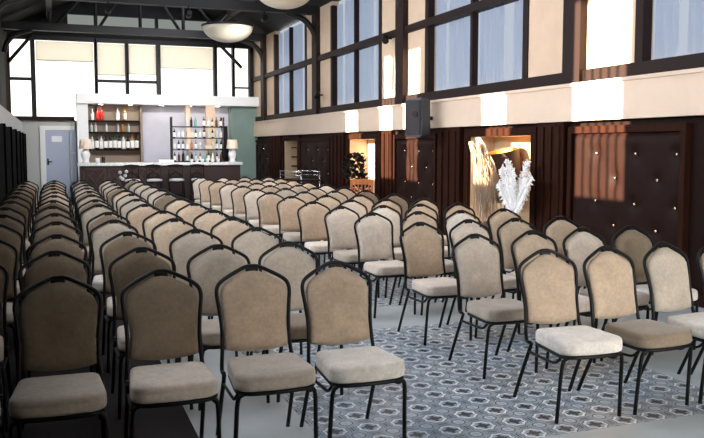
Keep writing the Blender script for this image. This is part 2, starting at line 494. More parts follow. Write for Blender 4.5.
for i, (a, b) in enumerate(NICHES):
    niche_box(a, b, .24, 1.69, 'nichewall' if i != 1 else 'nichebright', 'trim_%d' % (10+i))
    fr = bxs((XR-.03, XR+.02, a-.12, a, .2, 1.80), (XR-.03, XR+.02, b, b+.12, .2, 1.80), (XR-.03, XR+.02, a, b, 1.69, 1.80))
    struct('trim_%d' % (20+i), fr, 'wood')
# pilasters between the bays, with stepped mouldings
cols = [(3.6, 4.2), (8.28, 8.84), (10.95, 11.7), (13.58, 14.25), (16.18, 17.02), (19.49, 19.6), (21.28, 22.2)]
bm = NB()
for a, b in cols:
    w = b-a
    box(bm, XR-.06, XR+.02, a, b, 0, B1, .006)
    if w > .3:
        for q in (.2, .5, .8):
            box(bm, XR-.085, XR-.055, a+w*q-.05, a+w*q+.05, .06, 1.79, .008)
struct('trim_30', bm, 'wood')
struct('baseboard_right', bxs((XR-.09, XR, -2.5, YE, 0, .12)), 'wooddark')
struct('trim_31', bxs((XR-.1, XR+.3, -2.5, YE, B1, B2)), 'band')
struct('trim_32', bxs((XR-.13, XR+.05, -2.5, YE, B2-.015, B2+.025)), 'band')

def tufted_panel(y0, y1, z0, z1, label, rows):
    yc = (y0+y1)/2
    t = thing('tufted_panel', label, 'wall panel', (XR, yc, z0), 0, 'tufted leather panels along the right wall')
    W_ = y1-y0; H_ = z1-z0
    btn = []
    k_ = W_/1.79
    for r, z in enumerate((1.467, 1.195, .922, .665, .40)):
        for yy in ((.44, -.22, -.83) if r % 2 == 0 else (.11, -.56)):
            btn.append((yy*k_, z-z0))
    bm = NB(); nu, nv = 48, 48
    g = []
    for j in range(nv+1):
        row = []
        for i in range(nu+1):
            yy = -W_/2+W_*i/nu; zz = H_*j/nv
            d = 0
            for (by, bz) in btn:
                dd = ((yy-by)**2+(zz-bz)**2)
                d += .03*math.exp(-dd/.006)+.012*math.exp(-dd/.05)
            edge = min(yy+W_/2, W_/2-yy, zz, H_-zz)
            bulge = .045*min(1, edge/.09)**.5 if edge > 0 else 0
            row.append(bm.verts.new((-.005-max(0, bulge-d), yy, zz)))
        g.append(row)
    for j in range(nv):
        for i in range(nu):
            f = bm.faces.new((g[j][i], g[j][i+1], g[j+1][i+1], g[j+1][i])); f.smooth = True
    obj('padding', bm, 'leather', t)
    fr = bxs((-.055, .02, -W_/2-.07, -W_/2, -.05, H_+.08), (-.055, .02, W_/2, W_/2+.07, -.05, H_+.08), (-.055, .02, -W_/2, W_/2, H_, H_+.08))
    obj('frame', fr, 'wood', t)
    for (by, bz) in btn:
        b_ = NB(); bmesh.ops.create_uvsphere(b_, u_segments=10, v_segments=6, radius=.017)
        for v in b_.verts: v.co.x *= .6
        for f in b_.faces: f.smooth = True
        obj('button', b_, 'brass', t, (-.03, by, bz))
tufted_panel(6.34, 8.13, .14, 1.70, 'large dark tufted leather wall panel half in sunlight, at the right', 5)
tufted_panel(11.85, 13.43, .14, 1.68, 'dark tufted leather wall panel below the wall loudspeaker', 5)
tufted_panel(17.18, 19.38, .14, 1.67, 'dark tufted wall panel in shade behind the trolley', 5)
tufted_panel(22.37, 24.35, .14, 1.66, 'dark wall panel farthest along the right wall beside the bar', 5)

# upper right wall: windows, posts, beige panels
posts = [-1.9, 3.1, 8.11, 13.16, 18.08, 23.05]
struct('trim_33', bxs(*[(XR-.1, XR+.2, p-.17, p+.17, B2+.02, 4.75) for p in posts[1:]]), 'sill')
wins = [(-.9, 2.0), (4.15, 7.02), (9.24, 12.2), (14.25, 17.05), (19.02, 21.94)]
wall_up = []; edges = [-2.5]
for a, b in wins: edges += [a, b]
edges.append(YE+.3)
for a, b in zip(edges[::2], edges[1::2]):
    wall_up.append((XR, XR+.2, a, b, B2, 4.75))
struct('wall_right_upper', bxs(*wall_up), 'panel')
struct('trim_34', bxs((XR-.05, XR+.1, -2.5, YE, B2+.025, 2.44), (XR-.07, XR+.1, -2.5, YE, 3.52, 3.64)), 'sill')
for i, (a, b) in enumerate(wins):
    mid = (a+b)/2
    fr = bxs((XR-.02, XR+.1, a-.07, a+.05, 2.40, 4.65), (XR-.02, XR+.1, b-.05, b+.07, 2.40, 4.65), (XR, XR+.1, mid-.035, mid+.035, 2.40, 4.65))
    w = struct('window_%d' % (i+1), fr, 'sill')
    obj('pane', bxs((XR+.16, XR+.17, a, b, 2.36, 4.75)), 'daylightside', w)
    for j, (p, q) in enumerate(((a+.06, mid-.05), (mid+.05, b-.06))):
        for (c0, c1) in ((p, p+(q-p)*(.30 if j == 0 else .62)), (q-(q-p)*(.55 if j == 0 else .28), q)):
            bm = NB(); n = int((c1-c0)/.02); prev = None
            ph = R.uniform(0, 6)
            for s in range(n+1):
                yy = c0+(c1-c0)*s/n
                xx = XR+.105+.02*math.sin(yy*48+ph)+.008*math.sin(yy*19+ph)
                c = (bm.verts.new((xx, yy, 2.44)), bm.verts.new((xx, yy, 4.65)))
                if prev:
                    f = bm.faces.new((prev[0], c[0], c[1], prev[1])); f.smooth = True
                prev = c
            if i == 0: bm.free(); continue
            o = obj('sheer_curtain', bm, 'sheer')
            names = ['', 'nearest', 'second', 'third', 'farthest']
            tag(o, f"white sheer curtain, {'right' if (p < mid-.2 and j == 0) else 'left'} pane of the {names[i]} right-hand window, {'far' if c0 > p+.01 else 'near'} side", 'curtain', 'sheer curtains in the right-hand windows')

# ------------------------------------------------------------------ left wall
struct('wall_left', bxs((XL-.5, XL-.02, -2.5, YE, 0, 2.2)), 'greywhite')
bm = NB()
bounds = [-2.5, -.2, 2.2, 4.6, 7.0, 9.4, 11.6, 13.8, 16.0, 18.2, 20.4, 22.4, YE-.02]
for i, (a, b) in enumerate(zip(bounds, bounds[1:])):
    box(bm, XL-.02, XL+.02, a+.02, b-.02, 0, 1.885, .01)
    box(bm, XL-.02, XL+.05, b-.12, b-.01, 0, 1.905, .01)
struct('trim_40', bm, 'blackpad')
# upper left wall with louvred window slots that let the low sun in
sun_el, sun_az = math.radians(11.5), math.radians(4)   # from the left, slightly from behind
SX = -1.15
slots = [(7.17, 8.05), (9.55, 10.2), (12.5, 12.95), (13.45, 14.05), (15.2, 15.9)]
dx = XR-SX
shift = dx*math.tan(sun_az)
slots = [(a-shift, b-shift) for a, b in slots]
z0, z1 = .95+dx*math.tan(sun_el), 3.25+dx*math.tan(sun_el)
ws = [(SX-.2, SX, -2.5, YE, z1, 6.6), (SX-.2, SX, 17.2, YE, 2.2, z1)]
ws.append((SX-.2, SX, -2.5, 3.5, 2.2, z1)); yy = 3.5; k = 0
for a, b in slots+[(17.2, 17.2)]:
    if a-yy > .5:
        k += 1
        fr = bxs((SX-.2, SX, yy, yy+.08, 2.2, z1), (SX-.2, SX, a-.08, a, 2.2, z1), (SX-.12, SX, yy, a, 3.55, 3.65), (SX-.2, SX, yy, a, 2.2, 2.4), (SX-.2, SX, yy, a, 5.0, z1))
        w_ = struct('window_%d' % (30+k), fr, 'sill')
        obj('pane', bxs((SX-.19, SX-.18, yy+.08, a-.08, 2.4, 5.0)), 'addedleftpane', w_)  # unseen window pane added to light the right wall and chairs
    else:
        ws.append((SX-.2, SX, yy, a, 2.2, z1))
    if b > a: ws.append((SX-.2, SX, a, b, 2.2, z0))
    if b > a and (9.5 < (a+b)/2+shift < 10.3 or 15 < (a+b)/2+shift < 16): ws.append((SX-.2, SX, a, b, 2.28+dx*math.tan(sun_el), z1))
    yy = b
struct('wall_left_upper', bxs(*ws), 'ceil')
lv = []
for a, b in slots:
    n = max(2, int((b-a)/.13))
    for i in range(1, n):
        p = a+(b-a)*i/n
        lv.append((SX-.1, SX-.06, p-.016, p+.016, z0, z1))
struct('trim_41', bxs(*lv), 'beam')

# ------------------------------------------------------------------ ceiling, trusses
bm = NB()
ridge, eave, zx0, zx1 = 6.45, 4.75, SX-.2, XR+.25
xm = (zx0+zx1)/2
for (xa, za, xb, zb) in ((zx0, eave, xm, ridge), (xm, ridge, zx1, eave)):
    vs = [bm.verts.new(c) for c in ((xa, -2.5, za), (xb, -2.5, zb), (xb, YE+.4, zb), (xa, YE+.4, za), (xa, -2.5, za+.15), (xb, -2.5, zb+.15), (xb, YE+.4, zb+.15), (xa, YE+.4, za+.15))]
    for q in ((0, 1, 2, 3), (7, 6, 5, 4), (0, 4, 5, 1), (1, 5, 6, 2), (2, 6, 7, 3), (3, 7, 4, 0)): bm.faces.new([vs[k] for k in q])
struct('ceiling', bm, 'ceil')
for i, p in enumerate(posts[2:]):
    bm = NB()
    box(bm, SX, XR, p-.1, p+.1, 4.6, 4.8)
    for sx, x0 in ((1, XR-.05), (-1, SX+.05)):
        tube(bm, catmull([(x0, p, 4.0), (x0-sx*.08, p, 4.25), (x0-sx*.3, p, 4.48), (x0-sx*.7, p, 4.62)], 5), .07, 6)
    for q in range(1, 6):
        xq = SX+(XR-SX)*q/6; zq = eave+(ridge-eave)*(1-abs(xq-xm)/(xm-zx0))
        tube(bm, [(xq, p, 4.6), (xq, p, zq)], .05, 6)
        if q < 5:
            x2 = SX+(XR-SX)*(q+1)/6; z2 = eave+(ridge-eave)*(1-abs(x2-xm)/(xm-zx0))
            tube(bm, [(xq, p, 4.62), (x2, p, z2)] if q < 3 else [(xq, p, zq), (x2, p, 4.62)], .045, 6)
    struct('trim_%d' % (50+i), bm, 'beam')
struct('trim_60', bxs(*[(x-.07, x+.07, -2.5, YE, z-.28, z-.06) for x, z in [(SX+(XR-SX)*q/6, eave+(ridge-eave)*(1-abs(SX+(XR-SX)*q/6-xm)/(xm-zx0))) for q in range(1, 6)]]), 'beam')

# unseen skylights added beside the ridge to brighten the hall
def zroof(x): return eave+(ridge-eave)*(1-abs(x-xm)/(xm-zx0))
for i, (a, b) in enumerate(((6, 10), (11.5, 15.5), (17, 22.8))):
    bm = NB()
    x0, x1 = xm+.6, xm+1.8
    vs = [bm.verts.new((x, y, zroof(x)-.03)) for x, y in ((x0, a), (x1, a), (x1, b), (x0, b))]
    bm.faces.new(vs)
    fr = NB()
    for (p, q) in (((x0, a), (x1, a)), ((x1, a), (x1, b)), ((x1, b), (x0, b)), ((x0, b), (x0, a))):
        tube(fr, [(p[0], p[1], zroof(p[0])-.04), (q[0], q[1], zroof(q[0])-.04)], .05, 4)
    w_ = struct('window_%d' % (40+i), fr, 'beam'); obj('pane', bm, 'addedskylight', w_)
# bowl pendants
def pendant(x, y, zb, rad, label):
    t = thing('pendant_lamp', label, 'lamp', (x, y, zb), 0, 'cream bowl pendants under the roof')
    prof = [(rad*math.sin(a), rad*.62*(1-math.cos(a))) for a in [i*PI/2/10 for i in range(11)]]
    inner = [(r*.96, z+.02) for r, z in prof[::-1]]
    obj('bowl', lathe(NB(), prof+inner, 32), 'bowl', t)
    bm = NB(); lathe(bm, [(rad*1.02, rad*.6), (rad*1.04, rad*.62), (rad*1.04, rad*.67), (rad*.97, rad*.67), (rad*.97, rad*.6)], 32, caps=False); obj('rim', bm, 'beam', t)
    bm = NB()
    zc = eave+(ridge-eave)*(1-abs(x-xm)/(xm-zx0))-zb
    for k in range(3):
        a = 2*PI*k/3; tube(bm, [(rad*math.cos(a), rad*math.sin(a), rad*.63), (0, 0, rad*1.1)], .008, 5)
    tube(bm, [(0, 0, rad*1.1), (0, 0, zc)], .012, 5); obj('suspension', bm, 'beam', t)
pendant(4.3, 20.6, 4.2, .64, 'cream bowl pendant lamp near the back wall, lower left of the pair')
pendant(4.45, 15.8, 4.3, .58, 'cream bowl pendant lamp cut by the top of the photo')

_before = set(bpy.data.objects)
# ------------------------------------------------------------------ back wall
back = [(-1.6, -.52, YB, YB+.3, 0, 2.22), (-.52, -.3, YB, YB+.3, 0, 2.22), (.6, .66, YB, YB+.3, 0, 2.22), (-.3, .6, YB, YB+.3, 2.06, 2.22),
        (-.3, .6, YB+.12, YB+.3, 0, 2.06)]
struct('wall_back', bxs(*back), 'greywhite')
struct('wall_back_bar', bxs((.66, .95, YB-.5, YB+.3, 0, 2.92)), 'white')
struct('trim_70', bxs((.66, XR+.1, YB-.6, YB+.3, 2.66, 2.93)), 'white')
struct('wall_back_lilac', bxs((2.42, 4.93, YB+.1, YB+.3, 0, 2.66)), 'lilac')
struct('wall_back_teal', bxs((4.93, XR+.1, YB-.35, YB+.3, 0, 2.66)), 'teal')
struct('wall_back_alcove', bxs((.95, 2.42, YB+.1, YB+.3, 0, 2.66), (2.36, 2.42, YB-.25, YB+.1, 0, 2.66)), 'nicheback')
# windows above
struct('wall_back_upper', bxs((-1.6, XR+.2, YB+.02, YB+.3, 4.46, 4.74), (-1.6, .45, YB+.02, YB+.3, 4.74, 6.6), (4.36, XR+.2, YB+.02, YB+.3, 4.74, 6.6),
       (.44, 4.36, YB+.02, YB+.3, 5.12, 6.6), (5.55, XR+.2, YB+.02, YB+.3, 2.93, 4.46), (-1.6, -1.0, YB+.02, YB+.3, 2.2, 4.46)), 'beam')
struct('trim_71', bxs((-1.1, .62, YB-.12, YB+.06, 2.2, 2.31)), 'sill')
bars = [(-1.0, -.48), (-.36, 1.17), (1.26, 2.0), (2.1, 2.86), (2.98, 4.5), (4.6, 5.05), (5.12, 5.55)]
for i, (a, b) in enumerate(bars):
    zb = 2.3 if i < 1 else (2.3 if i == 1 else 2.93)
    fr = bxs((a-.06, a, YB-.06, YB+.12, zb, 4.5), (b, b+.06, YB-.06, YB+.12, zb, 4.5), (a, b, YB-.06, YB+.12, 4.38, 4.5))
    if i in (2, 3): box(fr, a, b, YB-.03, YB+.1, 3.28, 3.36)
    if i == 0: box(fr, a, b, YB-.03, YB+.1, 3.28, 3.36)
    if i == 6: box(fr, a, b, YB-.03, YB+.1, 3.2, 3.25)
    w = struct('window_%d' % (10+i), fr, 'beam')
    obj('pane', bxs((a, b, YB+.14, YB+.15, zb if i != 1 else zb, 4.46)), 'daylight', w)
for i, (a, b) in enumerate([(.5, 1.2), (1.28, 2.85), (2.93, 4.32)]):
    fr = bxs((a-.05, a, YB-.05, YB+.1, 4.72, 5.14), (b, b+.05, YB-.05, YB+.1, 4.72, 5.14))
    w = struct('window_%d' % (20+i), fr, 'beam')
    obj('pane', bxs((a, b, YB+.14, YB+.15, 4.74, 5.12)), 'daylightdim', w)
# pale roller blinds part-drawn over the back windows
for k, (a, b, zb, nm) in enumerate(((-.34, 1.15, 3.85, 'widest left'), (1.27, 1.99, 3.5, 'narrow left'), (2.11, 2.85, 3.55, 'narrow right'), (3.0, 4.48, 3.75, 'wide right'))):
    t = thing('roller_blind', f'pale roller blind half drawn over the {nm} back window above the bar', 'blind', ((a+b)/2, YB+.07, 4.36), 0, 'roller blinds in the back windows')
    hw = (b-a)/2
    obj('blind_sheet', bxs((-hw, hw, -.004, .004, zb-4.36, 0)), 'blind', t)
    obj('bottom_bar', bxs((-hw, hw, -.012, .012, zb-4.385, zb-4.36)), 'greywhite', t)
struct('trim_76', bxs((1.2, 1.28, YB+.05, YB+.16, 4.72, 5.14), (2.85, 2.93, YB+.05, YB+.16, 4.72, 5.14), *[(b, c, YB+.05, YB+.16, 2.93, 4.48) for (a, b), (c, d) in zip(bars, bars[1:])], (-.48, -.36, YB+.05, YB+.16, 2.25, 2.93)), 'beam')
# knee braces of the back gable
bm = NB(); tube(bm, [(-1.02, YB-.15, 3.75), (-.4, YB-.15, 4.5)], .05, 6); tube(bm, [(5.3, YB-.15, 3.8), (4.6, YB-.15, 4.5)], .05, 6); struct('trim_72', bm, 'beam')
# outdoor street lamp posts seen in the tall left window are left as frame bars
# door
d = struct('door_1', bxs((-.16, .46, YB-.02, YB+.05, 0, 1.94)), 'door')
fr = bxs((-.3, -.16, YB-.06, YB+.1, 0, 2.06), (.46, .6, YB-.06, YB+.1, 0, 2.06), (-.16, .46, YB-.06, YB+.1, 1.94, 2.06)); obj('door_frame', fr, 'white', d)
bm = NB(); box(bm, -.13, -.09, YB-.035, YB-.02, .98, 1.16); tube(bm, [(-.11, YB-.03, 1.08), (-.11, YB-.08, 1.08), (.0, YB-.08, 1.08)], .012, 6); obj('door_handle', bm, 'black', d)
obj('door_sign', bxs((.0, .27, YB-.028, YB-.02, 1.62, 1.78)), 'screen', d)
struct('trim_73', bxs((.48, .66, YB-.12, YB-.06, 0, 1.30), (.48, .66, YB-.12, YB-.06, 1.33, 1.95)), 'door')

# lights added under the soffit to brighten the bar alcove
for k, x in enumerate((1.3, 2.1, 2.95, 3.75, 4.55)):
    t = thing('fill_downlight', f'round added fill light under the white bar soffit, {ORD[k+1]} from left', 'light fitting', (x, YB-.3, 2.66), 0, 'added fill lights under the bar soffit')
    bm = NB(); lathe(bm, [(.07, -.012), (.075, -.006), (.075, 0)], 20, caps=False); obj('rim', bm, 'white', t)
    bm = NB(); lathe(bm, [(.0, -.008), (.068, -.008)], 20, caps=False); obj('lens', bm, 'lamp', t)
# ------------------------------------------------------------------ bar
t = thing('bar_counter', 'long bar counter with speckled white top and dark maroon front', 'bar', (2.7, 18.1, 0))
obj('body', bxs((-2.05, 2.05, -.26, .3, 0, 1.0)), 'maroonwood', t)
bm = NB(); box(bm, -2.12, 2.1, -.34, .36, 1.0, 1.075, .01); obj('worktop', bm, 'marble', t)
obj('plinth', bxs((-2.03, 2.03, -.285, -.26, 0, .1)), 'black', t)
for k in range(3):
    x0 = -1.98+.62*k
    bm = bxs((x0, x0+.56, -.285, -.26, .16, .2), (x0, x0+.56, -.285, -.26, .9, .94), (x0, x0+.04, -.285, -.26, .16, .94), (x0+.52, x0+.56, -.285, -.26, .16, .94))
    for (p, q) in (((.04, .2), (.52, .9)), ((.52, .2), (.04, .9)), ((.28, .2), (.04, .55)), ((.04, .55), (.28, .9)), ((.28, .9), (.52, .55)), ((.52, .55), (.28, .2))):
        tube(bm, [(x0+p[0], -.275, p[1]), (x0+q[0], -.275, q[1])], .012, 5)
    obj('lattice_panel', bm, 'lattice', t)

def stool(x, y, rz, label):
    t = thing('bar_stool', label, 'stool', (x, y, 0), rz, 'cross-back bar stools at the bar')
    bm = NB(); lathe(bm, [(.17, .60), (.19, .61), (.195, .635), (.18, .66), (.1, .672), (0, .674)], 20); obj('seat', bm, 'cushwhite', t)
    for sx in (-1, 1):
        obj('leg', tube(NB(), [(sx*.17, -.17, .6), (sx*.19, -.19, 0)], .016, 6), 'black', t)
        obj('leg', tube(NB(), [(sx*.18, .22, 0), (sx*.17, .17, .6), (sx*.175, .2, 1.0)], .016, 6), 'black', t)
    bm = NB(); tube(bm, [(-.18, -.18, .25), (.18, -.18, .25), (.18, .19, .25), (-.18, .19, .25)], .012, 6, closed=True)
    tube(bm, [(-.17, -.165, .595), (.17, -.165, .595), (.17, .17, .595), (-.17, .17, .595)], .016, 6, closed=True); obj('footrest', bm, 'black', t)
    bm = NB(); tube(bm, [(-.19, .2, 1.0), (0, .215, 1.02), (.19, .2, 1.0)], .02, 6)
    tube(bm, [(-.17, .185, .72), (.17, .2, .98)], .012, 6); tube(bm, [(.17, .185, .72), (-.17, .2, .98)], .012, 6); tube(bm, [(-.17, .18, .71), (.17, .18, .71)], .012, 6)
    obj('crossback', bm, 'black', t)
for i, x in enumerate((1.88, 2.43, 2.98, 3.55)):
    stool(x, 17.35, R.uniform(-.1, .1), 'black cross-back bar stool with white round seat, '+['leftmost', 'second from left', 'third from left', 'rightmost'][i]+' at the bar')

def table_lamp(x, y, z, label):
    t = thing('table_lamp', label, 'lamp', (x, y, z), 0, 'table lamps at the bar ends')
    obj('base', lathe(NB(), [(.09, 0), (.1, .02), (.06, .05), (.1, .14), (.12, .22), (.07, .32), (.02, .36), (.02, .4)], 20), 'ceramic', t)
    obj('lamp_shade', lathe(NB(), [(.16, .36), (.13, .60), (.125, .60), (.155, .36)], 24, caps=False), 'lampshade', t)
table_lamp(.80, 18.05, 1.075, 'white table lamp with beige shade on the left end of the bar')
table_lamp(4.58, 18.05, 1.075, 'white table lamp with beige shade on the right end of the bar')

GL = {'dark': mat('dark_bottle_glass', (26, 24, 22), .15), 'green': mat('green_bottle_glass', (46, 84, 62), .15), 'amber': mat('amber_bottle_glass', (176, 112, 50), .15),
      'clear': mat('clear_bottle_glass', (206, 210, 206), .12), 'red': mat('red_bottle_glass', (196, 44, 34), .2), 'teal': mat('teal_bottle_glass', (120, 178, 172), .15), 'brown': mat('brown_bottle_glass', (92, 56, 36), .2)}
bottle_mesh = {}
def bottle(x, y, z, h, kind, lab, label, group):
    k = (kind, lab)
    if k not in bottle_mesh:
        b = NB(); lathe(b, [(.038, 0), (.042, .01), (.042, .6*.32), (.036, .70*.32), (.016, .78*.32), (.014, .97*.32), (.016, .98*.32), (.016, .32)], 14)
        o = obj('bottle', b, GL[kind]); bottle_mesh[k] = o
        if lab:
            l = NB(); lathe(l, [(.0432, .03), (.0432, .185)], 14, caps=False); obj('bottle_label', l, 'cushwhite', o)
        r = o
    else:
        s = bottle_mesh[k]; r = s.copy(); COL.objects.link(r)
        for c in list(s.children):
            d = c.copy(); COL.objects.link(d); d.parent = r
    r.location = (x, y, z); s_ = h/.32; r.scale = (s_*1.05, s_*1.05, s_)
    tag(r, label, 'bottle', group)
# back-bar shelves in the alcove
def shelf(x0, x1, y0, y1, z, label):
    bm = NB(); box(bm, x0, x1, y0, y1, z-.04, z, .004); tag(obj('wall_shelf', bm, 'wooddark'), label, 'shelf', 'back-bar wall shelves')
for z, nm in ((1.42, 'lowest'), (1.90, 'middle'), (2.22, 'topmost')):
    shelf(.97, 2.34, YB-.22, YB+.09, z, f'{nm} dark wall shelf of bottles in the bar alcove')
kinds = [('clear', 1), ('dark', 1), ('clear', 1), ('dark', 1), ('dark', 1), ('green', 1), ('dark', 1), ('clear', 1), ('dark', 1), ('amber', 1), ('dark', 1)]
for i in range(11):
    k = kinds[i]
    bottle(1.06+.12*i, YB-.1, 1.42, R.uniform(.36, .42), k[0], k[1], f"{k[0]} bottle with white label on the lowest alcove shelf, {ORD[i+1]} from left", 'bottles on the lowest alcove shelf')
for i, (x, k) in enumerate(((1.05, 'clear'), (1.16, 'clear'), (1.45, 'clear'), (1.76, 'clear'), (1.88, 'amber'), (2.05, 'clear'))):
    bottle(x, YB-.1, 1.90, R.uniform(.24, .28), k, 0, f"{k} glass bottle on the middle alcove shelf, {ORD[i+1]} from left", 'bottles on the middle alcove shelf')
for i, (x, k) in enumerate(((1.08, 'clear'), (1.22, 'red'), (1.33, 'red'), (1.76, 'clear'), (1.95, 'amber'))):
    bottle(x, YB-.1, 2.22, R.uniform(.32, .36), k, 1 if k != 'red' else 0, f"{k} bottle on the topmost alcove shelf, {ORD[i+1]} from left", 'bottles on the topmost alcove shelf')
# bottle rack standing on the counter
RX0, RX1, RY = 2.98, 4.36, 18.2
t = thing('bottle_rack', 'black four-tier rack crowded with bottles on the bar counter', 'rack', ((RX0+RX1)/2, RY, 1.075))
hw = (RX1-RX0)/2
for sx in (-1, 1):
    for sy in (-1, 1):
        obj('post', bxs((sx*hw-.015, sx*hw+.015, sy*.13-.015, sy*.13+.015, 0, 1.2)), 'black', t)
TZ = [.03, .34, .65, .95]
for z in TZ:
    obj('shelf_board', bxs((-hw, hw, -.15, .15, z-.025, z)), 'black', t)
tiers = ['bottom', 'second', 'third', 'top']
for ti, z in enumerate(TZ):
    n = 12
    for i in range(n):
        x = RX0+.07+(RX1-RX0-.14)*i/(n-1)
        if ti == 2 and i in (3, 4): continue
        if ti == 1 and i in (7, 8): continue
        if ti == 3 and i in (0, 1, 2, 6): continue
        k = R.choice(['dark', 'dark', 'green', 'amber', 'clear', 'brown', 'teal', 'clear', 'clear'])
        lb = R.choice([0, 1, 1])
        bottle(x, RY-.06+R.uniform(-.02, .02), 1.075+z, R.uniform(.22, .27), k, lb, f"{k} bottle{' with white label' if lb else ''} on the {tiers[ti]} tier of the bar rack, {ORD[i+1]} place", 'bottles on the bar rack')
bm = NB(); box(bm, 3.38, 3.57, RY-.1, RY+.05, 1.73, 1.88, .005); tag(obj('carton', bm, 'cardboard'), 'cream carton standing among bottles on the third rack tier', 'box')
bm = NB(); box(bm, 3.86, 4.05, RY-.1, RY+.05, 1.42, 1.52, .005); tag(obj('carton', bm, 'cardboard'), 'low cream carton among bottles on the second rack tier', 'box')
bm = NB(); box(bm, 4.12, 4.3, RY-.12, RY+.1, 2.14, 2.74-.08, .01)
bm.free()
struct('trim_74', bxs((4.16, 4.42, YB-.58, YB-.44, 1.0, 2.66)), 'panel'); struct('trim_75', bxs((3.6, 3.72, YB-.5, YB-.4, 1.0, 2.66)), 'panel')
# white cups, tins in front of the rack
for i in range(6):
    x = 3.45+.14*i
    b = NB(); lathe(b, [(.03, 0), (.045, .03), (.05, .09), (.046, .09), (.04, .03)], 14)
    tag(obj('cup', b, 'ceramic', None, (x, 17.86, 1.075)), f'white cup on the bar counter before the rack, {ORD[i+1]} from left', 'cup', 'white cups on the bar')
b = NB(); lathe(b, [(.05, 0), (.05, .16), (.045, .16), (.045, .02)], 16); tag(obj('tumbler', b, GL['dark'], None, (1.22, 17.95, 1.075)), 'dark tumbler beside the left table lamp on the bar', 'cup')
b = NB(); lathe(b, [(.05, 0), (.055, .12), (.05, .12), (.045, .02)], 16); tag(obj('tumbler', b, 'ceramic', None, (1.08, 17.9, 1.075)), 'white tumbler beside the left table lamp on the bar', 'cup')
b = NB(); box(b, -.2, .2, -.1, .1, 0, .07, .01); tag(obj('tray', b, 'ceramic', None, (2.8, 18.0, 1.075)), 'low white tray in the middle of the bar counter', 'tray')
b = NB(); lathe(b, [(.07, 0), (.09, .2), (.07, .5), (.06, .95), (.05, .97), (.0, .97)], 18); tag(obj('coffee_tower', b, 'black', None, (4.46, 18.35, 1.075)), 'tall black cylinder at the right end of the bar rack', 'container')

# flower stand by the left stool
t = thing('flower_stand', 'black stand with small white round blooms in front of the bar', 'flowers', (1.6, 16.75, 0))
bm = NB(); tube(bm, [(0, 0, 0.02), (0, 0, .7)], .015, 6); lathe(bm, [(.14, 0), (.14, .02), (.02, .03)], 16); obj('stand', bm, 'black', t)
for (x, z) in ((-.05, .74), (.06, .78), (-.06, .86), (.09, .88), (.0, .70)):
    b = NB(); bmesh.ops.create_icosphere(b, subdivisions=2, radius=.045)
    for f in b.faces: f.smooth = True
    obj('bloom', b, 'cushwhite', t, (x, 0, z))

# the end of the hall is laid out on a 20.2 m deep plan; set it at the measured depth
for o in list(bpy.data.objects):
    if o not in _before and o.parent is None:
        o.location = (o.location.x*1.035, o.location.y+4.25, o.location.z*1.035)
        o.scale = (o.scale.x*1.035, o.scale.y, o.scale.z*1.035)
# ------------------------------------------------------------------ loudspeaker and spot heads
t = thing('wall_speaker', 'dark grey loudspeaker mounted high on the cream band', 'speaker', (XR-.42, 11.65, 1.69), math.radians(-62))
bm = NB()
pf = [(-.17, -.15), (.17, -.15), (.13, .17), (-.13, .17)]
lo = [bm.verts.new((x, y, 0)) for x, y in pf]; hi = [bm.verts.new((x, y*.9, .62)) for x, y in pf]
bm.faces.new(lo[::-1]); bm.faces.new(hi)
for j in range(4): bm.faces.new((lo[j], lo[(j+1) % 4], hi[(j+1) % 4], hi[j]))
bmesh.ops.bevel(bm, geom=list(bm.edges), offset=.025, segments=3, affect='EDGES')
obj('cabinet', bm, 'speaker', t)
bm = NB(); box(bm, -.145, .145, -.165, -.145, .04, .58, .008); obj('grille', bm, 'speakerdark', t)
bm = NB(); bmesh.ops.create_cone(bm, segments=20, radius1=.05, radius2=.05, depth=.02, cap_ends=True, matrix=Matrix.Translation((.06, -.17, .36)) @ Matrix.Rotation(PI/2, 4, 'X')); obj('tweeter', bm, 'black', t)
bm = NB(); box(bm, -.03, .03, .14, .42, .28, .34); obj('bracket', bm, 'black', t)
def spot(y, z, label):
    t = thing('spot_head', label, 'light fitting', (XR-.1, y, z), 0)
    bm = NB(); tube(bm, [(.05, 0, 0), (-.05, 0, 0)], .015, 6); obj('arm', bm, 'black', t)
    bm = NB(); tube(bm, [(-.05, .06, .05), (-.1, -.07, -.06)], .06, 12); obj('head', bm, 'black', t)
spot(13.6, 3.5, 'small black spotlight head on the window bar beside a post')
spot(17.6, 2.72, 'small black fitting on the beige wall panel')

# spots added on the truss to brighten the bar front
for k, x in enumerate((1.2, 2.9, 4.6)):
    t = thing('added_truss_spotlight', f'added black spotlight under the roof truss aimed at the bar, {ORD[k+1]} from left', 'light fitting', (x, 18.0, 4.44), 0, 'added spotlights on the roof truss')
    bm = NB(); tube(bm, [(0, 0, .17), (0, 0, .0)], .015, 6); obj('arm', bm, 'black', t)
    bm = NB(); tube(bm, [(0, -.1, .02), (0, .08, -.03)], .06, 12); obj('head', bm, 'black', t)
    ld = bpy.data.lights.new('spotlight', 'SPOT'); ld.energy = 430; ld.spot_size = math.radians(62); ld.spot_blend = .6; ld.shadow_soft_size = .06; ld.color = (1, .97, .93)
    lo_ = bpy.data.objects.new('spotlight', ld); COL.objects.link(lo_)
    lo_.location = (x, 18.12, 4.39); lo_.rotation_euler = (Vector((x+.1, 24, 2.2))-Vector((x, 18.12, 4.39))).to_track_quat('-Z', 'Y').to_euler()
# ------------------------------------------------------------------ niche contents
def frond_bunch(name, label, loc, strands, m, vase_h=.55, vase_r=.13):
    t = thing(name, label, 'dried flowers', loc)
    obj('vase', lathe(NB(), [(vase_r*.7, 0), (vase_r, vase_h*.3), (vase_r*.9, vase_h*.6), (vase_r*.5, vase_h*.9), (vase_r*.6, vase_h), (vase_r*.5, vase_h), (vase_r*.4, vase_h*.8)], 20), 'stonevase', t)
    return t
